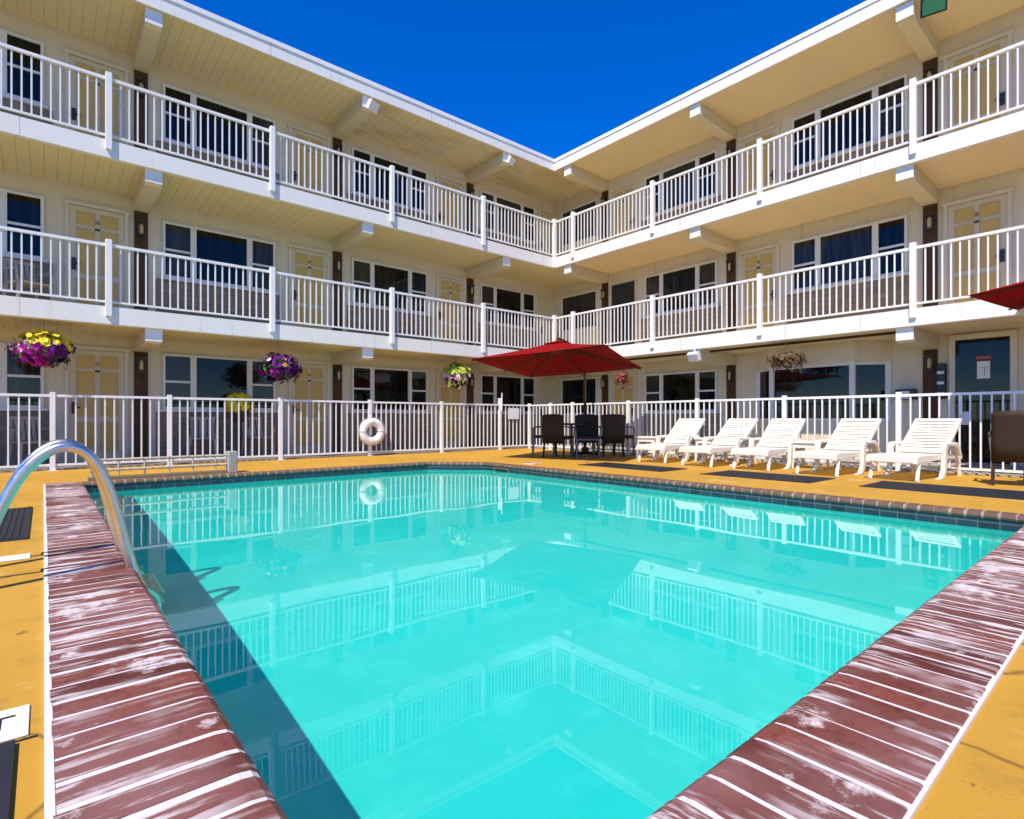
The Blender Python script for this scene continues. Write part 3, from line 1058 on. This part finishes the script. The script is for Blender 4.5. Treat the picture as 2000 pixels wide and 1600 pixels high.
def basket(label, loc, rx, rz, zones, hang, leafmat='leaf', nleaf=150, pot='pot'):
    """zones: list of (part name, material, test(dir), count, size)"""
    t = thing('hanging_basket', label, 'hanging basket', loc, 0, 'hanging flower baskets below the balcony')
    MB().lathe([(.3 * rx, -.62 * rz), (.52 * rx, -.45 * rz), (.62 * rx, .0), (.6 * rx, .05 * rz)], n=18).build('pot', pot, t, smooth=True)
    h = MB()
    h.tube([(0, 0, hang), (0, 0, hang - .06)], .006, 6)
    for j in range(3):
        a = j * 2.094 + .4
        h.tube([(0, 0, hang - .05), (.6 * rx * math.cos(a), .6 * rx * math.sin(a), .05 * rz)], .004, 5)
    h.build('hanger', 'rope', t)
    lm = MB()
    for _ in range(nleaf):
        d = Vector((random.gauss(0, 1), random.gauss(0, 1), random.gauss(.1, .8))).normalized()
        rad = random.uniform(.6, 1.0) if random.random() < .7 else random.uniform(1.0, 1.28)
        c = Vector((d.x * rx * rad, d.y * rx * rad, d.z * rz * rad))
        leaf(lm, c, d + Vector((0, 0, .4)), random.uniform(.05, .10))
    # trailing stems with small leaves break up the outline
    for _ in range(16):
        an = random.uniform(0, 6.283); ln = random.uniform(.08, .26)
        p = Vector((rx * .9 * math.cos(an), rx * .9 * math.sin(an), -.25 * rz))
        q = p.copy()
        for k in range(int(ln / .022)):
            q = q + Vector((math.cos(an) * .012 * max(0, 1 - k / 4), math.sin(an) * .012 * max(0, 1 - k / 4), -.022)) + Vector((random.uniform(-.006, .006), random.uniform(-.006, .006), 0))
            leaf(lm, q, Vector((math.cos(an), math.sin(an), random.uniform(-.3, .6))), random.uniform(.03, .055))
    lm.build('foliage', leafmat, t, fix=False)
    for nm, mt, test, cnt, sz in zones:
        fm = MB(); k = 0; tries = 0
        while k < cnt and tries < 20000:
            tries += 1
            d = Vector((random.gauss(0, 1), random.gauss(0, 1), random.gauss(0, 1))).normalized()
            if not test(d): continue
            rad = random.uniform(.84, 1.06) if random.random() < .8 else random.uniform(1.06, 1.26)
            c = Vector((d.x * rx * rad, d.y * rx * rad, d.z * rz * rad))
            blossom(fm, c, d + Vector((random.uniform(-.4, .4), random.uniform(-.4, .4), random.uniform(-.2, .4))), sz * random.uniform(.75, 1.2))
            k += 1
        fm.build(nm, mt, t, fix=False)
    return t
basket('largest hanging basket, yellow flowers over magenta petunias, at far left', cw(-.8534 * 8.82, 8.82, 1.96), .34, .235, [
    ('yellow_blossoms', 'yellow', lambda d: d.z > .12 - .25 * d.x and (d.x > -.4 or d.z > .7), 190, .052),
    ('magenta_blossoms', 'magenta', lambda d: d.z < .1 and d.x < .35, 150, .06),
    ('purple_blossoms', 'purple', lambda d: d.z < .15 and d.x > .2, 90, .06),
    ('pale_blossoms', 'pink', lambda d: abs(d.z) < .35, 50, .04)], .46)
basket('purple petunia basket with an orange bloom hanging left of the life ring', cw(-.4239 * 11.19, 11.19, 1.86), .37, .24, [
    ('purple_blossoms', 'purple', lambda d: d.x > -.5, 230, .065),
    ('magenta_blossoms', 'magenta', lambda d: d.x < -.1 and d.z < .3, 25, .05),
    ('orange_blossoms', 'orange', lambda d: abs(d.x + .15) < .28 and d.z > .0 and d.y < 0, 22, .05),
    ('pale_blossoms', 'pink', lambda d: d.z > .45, 22, .05)], .53)
basket('basket with yellow green trailing top and dark purple base near the red umbrella', cw(-.102 * 14.0, 14.0, 1.92), .31, .27, [
    ('yellow_blossoms', 'leaf_lime', lambda d: d.z > .05, 170, .065),
    ('pale_blossoms', 'pink', lambda d: -.45 < d.z < .12, 60, .06),
    ('purple_blossoms', 'purple', lambda d: d.z < -.35, 80, .06)], .47, 'leaf_lime', 260)
basket('dried brown basket hanging in front of the office bay window', cw(.4972 * 11.2, 11.2, 2.03), .30, .15, [
    ('faded_blossoms', 'dry', lambda d: d.z < .5, 60, .05)], .365, 'dry', 330)
basket('small rust red basket by the corner behind the umbrella', cw(.1994 * 14.3, 14.3, 1.90), .15, .13, [
    ('red_blossoms', 'red_pot', lambda d: True, 60, .05)], .49, 'red_pot', 60, 'red_pot')

# yellow flowers in a planter behind the left fence
t = thing('flower_planter', 'yellow flowering plant in a dark stand behind the left fence', 'planter', cw(-.4944 * 11.75, 11.75, L[0]))
MB().lathe([(.16, .0), (.17, .02), (.03, .05), (.03, .72), (.14, .76), (.19, .98), (.18, .98)], n=16).build('pot_stand', 'pot', t, smooth=True)
lm = MB()
for _ in range(170):
    d = Vector((random.gauss(0, 1), random.gauss(0, 1), random.gauss(.2, .8))).normalized()
    leaf(lm, Vector((d.x * .25, d.y * .25, 1.13 + d.z * .19)), d, .10)
lm.build('foliage', 'leaf_lime', t, fix=False)
lm = MB()
for _ in range(230):
    d = Vector((random.gauss(0, 1), random.gauss(0, 1), random.gauss(.2, .8))).normalized()
    blossom(lm, Vector((d.x * .28, d.y * .28, 1.13 + d.z * .22)), d, .055)
lm.build('yellow_blossoms', 'yellow', t, fix=False)

# ------------------------------------------------------------------ umbrellas
def umbrella(label, Lc, Fc, Rc, Nc, apex, mast, cap=True):
    """four canopy corners going round, the apex and the foot of the cantilever mast"""
    t = thing('cantilever_umbrella', label, 'umbrella', (mast[0], mast[1], 0), 0, 'red cantilever umbrellas')
    o0 = Vector((mast[0], mast[1], 0))
    cs = [Vector(c) - o0 for c in (Lc, Fc, Rc, Nc)]
    ap = Vector(apex) - o0
    mb = MB(); K = 8
    for q in range(4):
        c0, c1 = cs[q], cs[(q + 1) % 4]
        idx = {}
        for a in range(K + 1):
            for b in range(K + 1 - a):
                u, v = a / K, b / K
                p = ap + (c0 - ap) * u + (c1 - ap) * v
                w = u + v
                sag = -.03 * math.sin(math.pi * w) + .02 * math.sin(math.pi * w * .5) - .02 * (4 * u * v / max(w * w, 1e-6)) * w * w
                p = p + Vector((0, 0, sag + .0))
                idx[(a, b)] = len(mb.v); mb.v.append(tuple(p))
        for a in range(K):
            for b in range(K - a):
                mb.f.append((idx[(a, b)], idx[(a + 1, b)], idx[(a, b + 1)]))
                if a + b < K - 1:
                    mb.f.append((idx[(a + 1, b)], idx[(a + 1, b + 1)], idx[(a, b + 1)]))
    me = mb.mesh('canopy', 'canopy', True, fix=False)
    bm = bmesh.new(); bm.from_mesh(me); bmesh.ops.remove_doubles(bm, verts=bm.verts, dist=.002)
    bmesh.ops.recalc_face_normals(bm, faces=bm.faces); bm.to_mesh(me); bm.free()
    can = place('canopy', me, t)
    sm = can.modifiers.new('thick', 'SOLIDIFY'); sm.thickness = .004
    v = MB()
    vc = [ap + (c - ap) * .17 + Vector((0, 0, .014)) for c in cs]
    for q in range(4): v.poly([ap + Vector((0, 0, .024)), vc[q], vc[(q + 1) % 4]])
    vent = v.build('vent', 'canopy', can, fix=True)
    sm = vent.modifiers.new('thick', 'SOLIDIFY'); sm.thickness = .004
    f = MB(); f.lathe([(.03, 0), (.035, .05), (.02, .07), (.025, .12), (.008, .15)], tuple(ap + Vector((0, 0, .02))), 10)
    f.build('finial', 'brown', t, smooth=True)
    hub = ap - Vector((0, 0, .16))
    MB().lathe([(.05, -.06), (.07, -.03), (.07, .05), (.04, .08)], tuple(hub), 12).build('hub', 'brown', t, smooth=True)
    for q in range(4):
        for e in (cs[q], (cs[q] + cs[(q + 1) % 4]) / 2):
            r = MB()
            tip = ap + (e - ap) * .985 - Vector((0, 0, .02 + (.03 if e is not cs[q] else 0)))
            mid = ap + (e - ap) * .5 - Vector((0, 0, .085 + (.02 if e is not cs[q] else 0)))
            r.bar(ap - Vector((0, 0, .06)), mid, .018, .026); r.bar(mid, tip, .016, .022)
            r.bar(hub, mid, .014, .018)
            r.build('rib', 'brown', t)
    m = MB()
    top = Vector((0, 0, ap.z + .02))
    m.tube([(0, 0, .05), (0, 0, 1.2), (0, 0, 2.0), top], .034, 12)
    m.build('mast', 'brown', t, smooth=True)
    a = MB()
    a.bar(top, ap + Vector((0, 0, .06)), .035, .05)
    a.bar((0, 0, 1.35), top * .55 + ap * .45 - Vector((0, 0, .08)), .025, .03) if False else None
    a.build('boom', 'brown', t)
    bs = MB()
    bs.bar((-.45, 0, .03), (.45, 0, .03), .08, .05); bs.bar((0, -.45, .0305), (0, .45, .0305), .08, .049)
    bs.lathe([(.09, 0), (.09, .09), (.05, .12)], (0, 0, .05), 14)
    bs.build('base', 'black', t)
    return t
umbrella('red square cantilever umbrella open over the wicker chairs by the fence corner',
         cw(-.806, 10.6, 1.96), cw(.43, 13.2, 1.81), cw(2.79, 11.8, 1.90), cw(1.55, 9.2, 2.05), cw(.93, 11.2, 2.40), cw(1.72, 13.0))
umbrella('red cantilever umbrella reaching in at the right edge above the wicker chairs',
         cw(6.03, 7.30, 2.44), cw(8.40, 8.80, 2.47), cw(9.90, 6.43, 2.79), cw(7.53, 4.93, 2.76), cw(7.96, 6.87, 3.02), cw(9.45, 7.85))

# ------------------------------------------------------------------ loungers
def make_lounger(label):
    t = thing('sun_lounger', label, 'sun lounger', group='white sun loungers along the fence')
    H = .33
    def slats(mb, x0, x1, w=.050, g=.018, y=.275, th=.014, z=H):
        x = x0
        while x + w <= x1 + .001:
            mb.box(x, x + w, -y, y, z - th, z); x += w + g
    s = MB()
    for sd in (-1, 1):
        s.prism([(0, H - .09), (.02, H - .11), (.10, H - .085), (.6, H - .075), (1.0, H - .06), (1.62, H - .09), (1.62, H - .03), (1.06, H + .005), (.1, H + .01), (.02, H - .01)], 1, sd * .285, sd * .335)
    s.box(.0, .05, -.2845, .2845, H - .085, H - .012)
    s.box(1.57, 1.62, -.2845, .2845, H - .085, H - .035)
    slats(s, .06, 1.0)
    s.build('seat', 'resin', t, bevel=.006)
    b = MB()
    for sd in (-1, 1):
        b.box(0, .80, sd * .262, sd * .325, -.03, .018)
    b.box(.735, .80, -.2618, .2618, -.03, .018); b.box(0, .05, -.2618, .2618, -.03, .018)
    slats(b, .06, .73, y=.2615, z=.008)
    b.xf(Matrix.Translation((1.0, 0, H + .01)) @ Matrix.Rotation(R(-37), 4, 'Y'))
    b.build('backrest', 'resin', t, bevel=.006)
    p = MB()
    for sd in (-1, 1):
        p.bar((1.42, sd * .24, H - .06), (1.36, sd * .24, H + .24), .03, .03)
    p.bar((1.42, -.24, H - .05), (1.42, .24, H - .05), .03)
    p.build('back_support', 'resin', t)
    for sd in (-1, 1):
        l = MB(); l.tube([(.16, sd * .30, H - .06), (.12, sd * .305, .16), (.08, sd * .31, .02), (.06, sd * .31, .0)], [.03, .028, .026, .03], 8)
        l.build('leg', 'resin', t, smooth=True)
        l = MB()
        pr = [(.86, H + .16), (.80, H + .10), (.80, H - .02), (.78, .12), (.70, .03), (.60, .02), (.60, 0), (.76, 0), (.84, .06), (.88, .16), (.89, H - .02), (.90, H + .08), (.95, H + .12)]
        l.prism(pr, 1, sd * .337, sd * .395)
        l.build('leg', 'resin', t, bevel=.008)
        l = MB()
        pr = [(.8602, H + .16), (.9502, H + .1202), (1.20, H + .11), (1.30, H + .05), (1.36, H - .03), (1.42, H - .03), (1.36, H + .10), (1.24, H + .165)]
        l.prism(pr, 1, sd * .335, sd * .40)
        l.build('armrest', 'resin', t, bevel=.01)
        l = MB(); l.tube([(1.46, sd * .31, H - .05), (1.50, sd * .315, .16), (1.55, sd * .32, 0)], [.032, .028, .032], 8)
        l.build('leg', 'resin', t, smooth=True)
    for c in t.children: c.scale.y = .90
    return t
LY = [(8.66, 6.22, 4), (8.57, 5.24, -2), (8.63, 4.30, 2.5), (8.54, 3.28, -3.5), (8.66, 2.36, -6)]
LN = ['white slatted lounger farthest left in the row, beside a small white table',
      'second white lounger from the umbrella end of the row',
      'middle white lounger of the row of five',
      'white lounger with the side table on its left, fourth in the row',
      'nearest white lounger at the right end of the row, slats showing']
l0 = make_lounger(LN[0])
for i, (x, y, a) in enumerate(LY):
    if i == 0:
        l0.location = (x, y, 0); l0.rotation_euler = (0, 0, R(a))
    else:
        dup(l0, (x, y, 0), R(a), LN[i])

def make_table(label):
    t = thing('side_table', label, 'side table', group='white plastic side tables')
    MB().box(-.23, .23, -.23, .23, .42, .455).build('table_top', 'resin', t, bevel=.012)
    ap = MB()
    for a in (-1, 1):
        ap.box(a * .205, a * .185, -.2, .2, .35, .4195); ap.box(-.1845, .1845, a * .205, a * .185, .35, .4195)
    ap.build('apron', 'resin', t)
    for a in (-1, 1):
        for b in (-1, 1):
            MB().tube([(a * .185, b * .185, .35), (a * .205, b * .205, 0)], [.028, .022], 8).build('leg', 'resin', t, smooth=True)
    return t
t0 = make_table('white plastic side table between the third and fourth loungers')
t0.location = (9.75, 3.80, 0)
dup(t0, (9.75, 6.98, 0), .1, 'white plastic side table left of the farthest lounger')
dup(t0, (9.95, 5.72, 0), .05, 'white plastic side table between the first and second loungers')

# ------------------------------------------------------------------ wicker chairs and table
def make_wicker(label):
    t = thing('wicker_chair', label, 'chair', group='dark wicker patio chairs')
    s = MB(); s.box(-.25, .25, -.26, .23, .40, .455); s.build('seat', 'wicker', t, bevel=.02)
    b = MB()
    K = 8
    for i in range(K):
        x0, x1 = -.25 + .5 * i / K, -.25 + .5 * (i + 1) / K
        def yy(x, z): return .235 + .10 * (z - .3) - .03 * (1 - (x / .25) ** 2) * 0 + .035 * (1 - (x / .25) ** 2)
        zz = [.30, .5, .7, .86, .93]
        for q in range(4):
            za, zb = zz[q], zz[q + 1]
            rt = lambda x, z: z if z < .9 else z - .03 * abs(x / .25) ** 3
            f = [(x0, yy(x0, za), rt(x0, za)), (x1, yy(x1, za), rt(x1, za)), (x1, yy(x1, zb), rt(x1, zb)), (x0, yy(x0, zb), rt(x0, zb))]
            b.poly(f)
    me = b.mesh('backrest', 'wicker', True, fix=False)
    bm = bmesh.new(); bm.from_mesh(me); bmesh.ops.remove_doubles(bm, verts=bm.verts, dist=.001); bm.to_mesh(me); bm.free()
    bk = place('backrest', me, t)
    sm = bk.modifiers.new('thick', 'SOLIDIFY'); sm.thickness = .035
    for a in (-1, 1):
        MB().bar((a * .23, -.235, .40), (a * .235, -.25, 0), .032).build('leg', 'chairmetal', t)
        MB().bar((a * .23, .22, .40), (a * .24, .27, 0), .032).build('leg', 'wicker', t)
        ar = MB(); ar.tube([(a * .245, -.235, .40), (a * .262, -.245, .60), (a * .265, -.20, .645), (a * .265, .05, .65), (a * .255, .25, .66)], .016, 8)
        ar.build('armrest', 'chairmetal', t, smooth=True)
    MB().bar((-.215, -.24, .385), (.215, -.24, .385), .028).build('seat_rail', 'chairmetal', t)
    return t
tc = cw(1.42, 12.55)
pt = thing('patio_table', 'round dark patio table under the red umbrella', 'table', tuple(tc))
MB().lathe([(.50, .69), (.52, .70), (.52, .72), (.50, .73)], n=32).build('table_top', 'black', pt, smooth=True)
for j in range(4):
    a = .6 + j * math.pi / 2
    MB().bar((.38 * math.cos(a), .38 * math.sin(a), .689), (.44 * math.cos(a), .44 * math.sin(a), 0), .035).build('leg', 'chairmetal', pt)
YAW = -math.atan2(.6471, .7624)
CH = [(.72, 12.45, -90, 'wicker chair left of the patio table, high back to the deck gate'),
      (1.02, 12.05, 150, 'wicker chair at the front left of the patio table'),
      (1.62, 11.85, -5, 'wicker chair facing the pool in front of the patio table'),
      (2.12, 12.15, 195, 'wicker chair at the right front of the patio table'),
      (2.45, 12.65, 110, 'wicker chair right of the patio table beside the fence')]
w0 = None
for lat, fwd, ang, lab in CH:
    p = cw(lat, fwd)
    if w0 is None:
        w0 = make_wicker(lab); w0.location = p; w0.rotation_euler = (0, 0, YAW + R(ang))
    else:
        dup(w0, p, YAW + R(ang), lab)
dup(w0, cw(6.34, 6.92), YAW + R(140), 'wicker chair with its back to the pool at the right edge')
dup(w0, cw(6.86, 6.90), YAW + R(165), 'wicker chair partly cut off by the right edge of the picture')

# ------------------------------------------------------------------ plastic chairs on the walkway and balcony
def make_plastic(label):
    t = thing('plastic_chair', label, 'chair', group='taupe plastic chairs outside the rooms')
    s = MB(); s.box(-.23, .23, -.23, .22, .40, .43); s.build('seat', 'taupe', t, bevel=.01)
    b = MB()
    for i in range(6):
        x = -.19 + i * .076
        b.bar((x, .215, .43), (x, .30, .80), .05, .012, up=(0, 1, 0))
    b.bar((-.23, .305, .82), (.23, .305, .82), .02, .06)
    b.build('backrest', 'taupe', t, bevel=.004)
    for a in (-1, 1):
        MB().bar((a * .22, -.21, .40), (a * .25, -.25, 0), .04).build('leg', 'taupe', t)
        MB().bar((a * .21, .2, .40), (a * .24, .27, 0), .04).build('leg', 'taupe', t)
        MB().tube([(a * .235, -.21, .42), (a * .26, -.22, .60), (a * .26, 0, .63), (a * .23, .26, .64)], .018, 8).build('armrest', 'taupe', t, smooth=True)
    return t
pc = make_plastic('taupe plastic chair on the walkway behind the left fence, under the largest basket')
pc.location = (-.15, 12.45, L[0]); pc.rotation_euler = (0, 0, R(20))
dup(pc, (-.20, 12.35, L[1]), R(25), 'taupe plastic chair on the middle balcony at far left')
dup(pc, (2.45, 12.55, L[0]), R(-12), 'taupe plastic chair on the walkway below the first full ground floor window')
dup(pc, (3.50, 12.55, L[0]), R(8), 'taupe plastic chair on the walkway right of the yellow planter')

# ------------------------------------------------------------------ life ring
lx = 5.58
lr = thing('life_ring', 'white life ring hung on the left fence above the pool', 'life ring', (lx, FY - .10, .545))
tor = MB()
pts = [(.215 * math.cos(a), 0, .215 * math.sin(a)) for a in [2 * math.pi * i / 36 for i in range(36)]]
tor.tube(pts, .088, 16, closed=True)
tor.build('ring', 'ring', lr, smooth=True)
rp = MB()
pts = []
for i in range(48):
    a = 2 * math.pi * i / 48
    r = .305 + .022 * abs(math.sin(2 * a))
    pts.append((r * math.cos(a), -.02, r * math.sin(a)))
rp.tube(pts, .007, 6, closed=True)
for q in range(4):
    a = q * math.pi / 2
    c = Vector((.215 * math.cos(a), 0, .215 * math.sin(a)))
    rr = [tuple(c + (Vector((math.cos(a), 0, math.sin(a))) * math.cos(b) + Vector((0, 1, 0)) * math.sin(b)) * .0915) for b in [2 * math.pi * i / 16 for i in range(16)]]
    rp.tube(rr, .008, 6, closed=True)
rp.build('rope', 'rope', lr, smooth=True)

# ------------------------------------------------------------------ pool ladder
lad = thing('pool_ladder', 'polished steel pool ladder with two arched handrails over the coping', 'pool ladder', (0, 3.66, 0))
ctrl = [(-.26, .0), (-.235, .14), (-.20, .28), (-.15, .42), (-.085, .56), (0, .655), (.075, .69), (.15, .675), (.215, .60), (.262, .48), (.30, .33), (.335, .16), (.375, 0), (.425, -.14), (.475, -.30), (.485, -.5), (.485, -.76)]
def smooth_path(p, it=2):
    for _ in range(it):
        q = [p[0]]
        for a, b in zip(p, p[1:]):
            q += [(a[0] * .75 + b[0] * .25, a[1] * .75 + b[1] * .25), (a[0] * .25 + b[0] * .75, a[1] * .25 + b[1] * .75)]
        q.append(p[-1]); p = q
    return p
sp = smooth_path(ctrl)
for y in (0, .54):
    MB().tube([(x, y, z) for x, z in sp], .0265, 14).build('handrail', 'chrome', lad, smooth=True)
    MB().lathe([(.06, 0), (.06, .012), (.035, .03)], (-.26, y, .001), 16).build('flange', 'chrome', lad, smooth=True)
for z in (-.30, -.50, -.70):
    MB().box(.44, .53, .0275, .5125, z, z + .025).build('step', 'chrome', lad, bevel=.005)
for c in lad.children: c.cycles.is_caustics_receiver = True

# ------------------------------------------------------------------ deck mats
def make_mat(label, loc, ln, w=.84):
    mb = MB()
    mb.box(-w / 2, w / 2, 0, ln, 0.001, .008)
    x = -w / 2 + .05
    while x < w / 2 - .05:
        mb.box(x, x + .018, .05, ln - .05, .0082, .014); x += .036
    mb.box(-w / 2, -w / 2 + .03, 0.0, ln, .0082, .013); mb.box(w / 2 - .03, w / 2, 0.0, ln, .0082, .013)
    o = mb.build('deck_mat', 'rubber', loc=loc)
    return tag(o, label, 'mat', 'black rubber mats on the deck')
make_mat('black ribbed rubber mat beside the ladder foot, left of the coping', (-.50, 5.05, 0), 1.78)
make_mat('black ribbed rubber mat in the bottom left corner', (-.475, .15, 0), 1.74)
make_mat('black rubber mat in front of the nearest lounger', (8.02, .85, 0), 1.55)
make_mat('black rubber mat in front of the middle loungers', (7.90, 2.92, 0), 1.55)
make_mat('black rubber mat between the pool and the farthest lounger', (7.70, 5.05, 0), 1.75, .74)

# ------------------------------------------------------------------ depth markers
def text_mesh(s, size, loc, rot, parent, name='lettering'):
    cu = bpy.data.curves.new(name, 'FONT'); cu.body = s; cu.size = size; cu.align_x = 'CENTER'; cu.align_y = 'CENTER'; cu.extrude = .0008
    o = bpy.data.objects.new(name, cu); COL.objects.link(o)
    o.location = loc; o.rotation_euler = (0, 0, rot); o.parent = parent
    dg = bpy.context.evaluated_depsgraph_get()
    me = bpy.data.meshes.new_from_object(o.evaluated_get(dg))
    bpy.data.objects.remove(o); bpy.data.curves.remove(cu)
    me.materials.clear(); me.materials.append(M['ink'])
    return place(name, me, parent, loc, rot)
def marker(label, x, y, w, d, s, rot=0):
    t = thing('depth_marker', label, 'depth marker', (x, y, 0), rot, 'white depth marker tiles')
    MB().box(-w / 2, w / 2, -d / 2, d / 2, .0008, .006).build('tile', 'marker', t, bevel=.002)
    if s: text_mesh(s, d * .58, (0, 0, .0068), 0, t)
marker('white depth marker tile at the lower left by the black mat', -.165, 2.02, .27, .20, '4 FT')
marker('white depth marker tile left of the coping near the ladder', -.20, 4.42, .28, .15, '')
marker('white depth marker tile on the deck at the far pool corner', 6.50 + .36, 7.5, .22, .30, '8 FT', R(-90))

# ------------------------------------------------------------------ low rail at the far left pool edge
rl = thing('low_rail', 'low weathered metal pipe rail with an end block along the far left pool edge', 'rail', (1.35, 9.30, 0))
for z in (.13, .27):
    MB().tube([(-.88, 0, z), (.88, 0, z)], .019, 10).build('pipe', 'rail_pipe', rl, smooth=True)
for k in range(6):
    x = -.86 + k * .30
    MB().tube([(x, 0.0, .0), (x, 0.0, .29)], .012, 8).build('upright', 'rail_pipe', rl, smooth=True)
MB().box(.80, .93, -.09, .09, 0, .33).build('end_block', 'concrete', rl, bevel=.012)
MB().box(-.90, .7995, -.06, .06, .0, .045).build('base_strip', 'reel', rl, bevel=.008)  # dark strip filling the gap beneath the pipes

# ------------------------------------------------------------------ pool fittings
skm = thing('skimmer', 'dark skimmer opening in the far right pool wall under the coping', 'skimmer', (6.28, 7.69, -.13))
fr = MB(); fr.box(-.012, .013, -.20, .20, .055, .07); fr.box(-.012, .013, -.20, .20, -.085, -.07)
fr.box(-.012, .013, -.20, -.185, -.0698, .0548); fr.box(-.012, .013, .185, .20, -.0698, .0548)
fr.build('frame', 'reel', skm)
MB().box(.0, .013, -.1848, .1848, -.0698, .0548).build('throat', 'dark', skm)
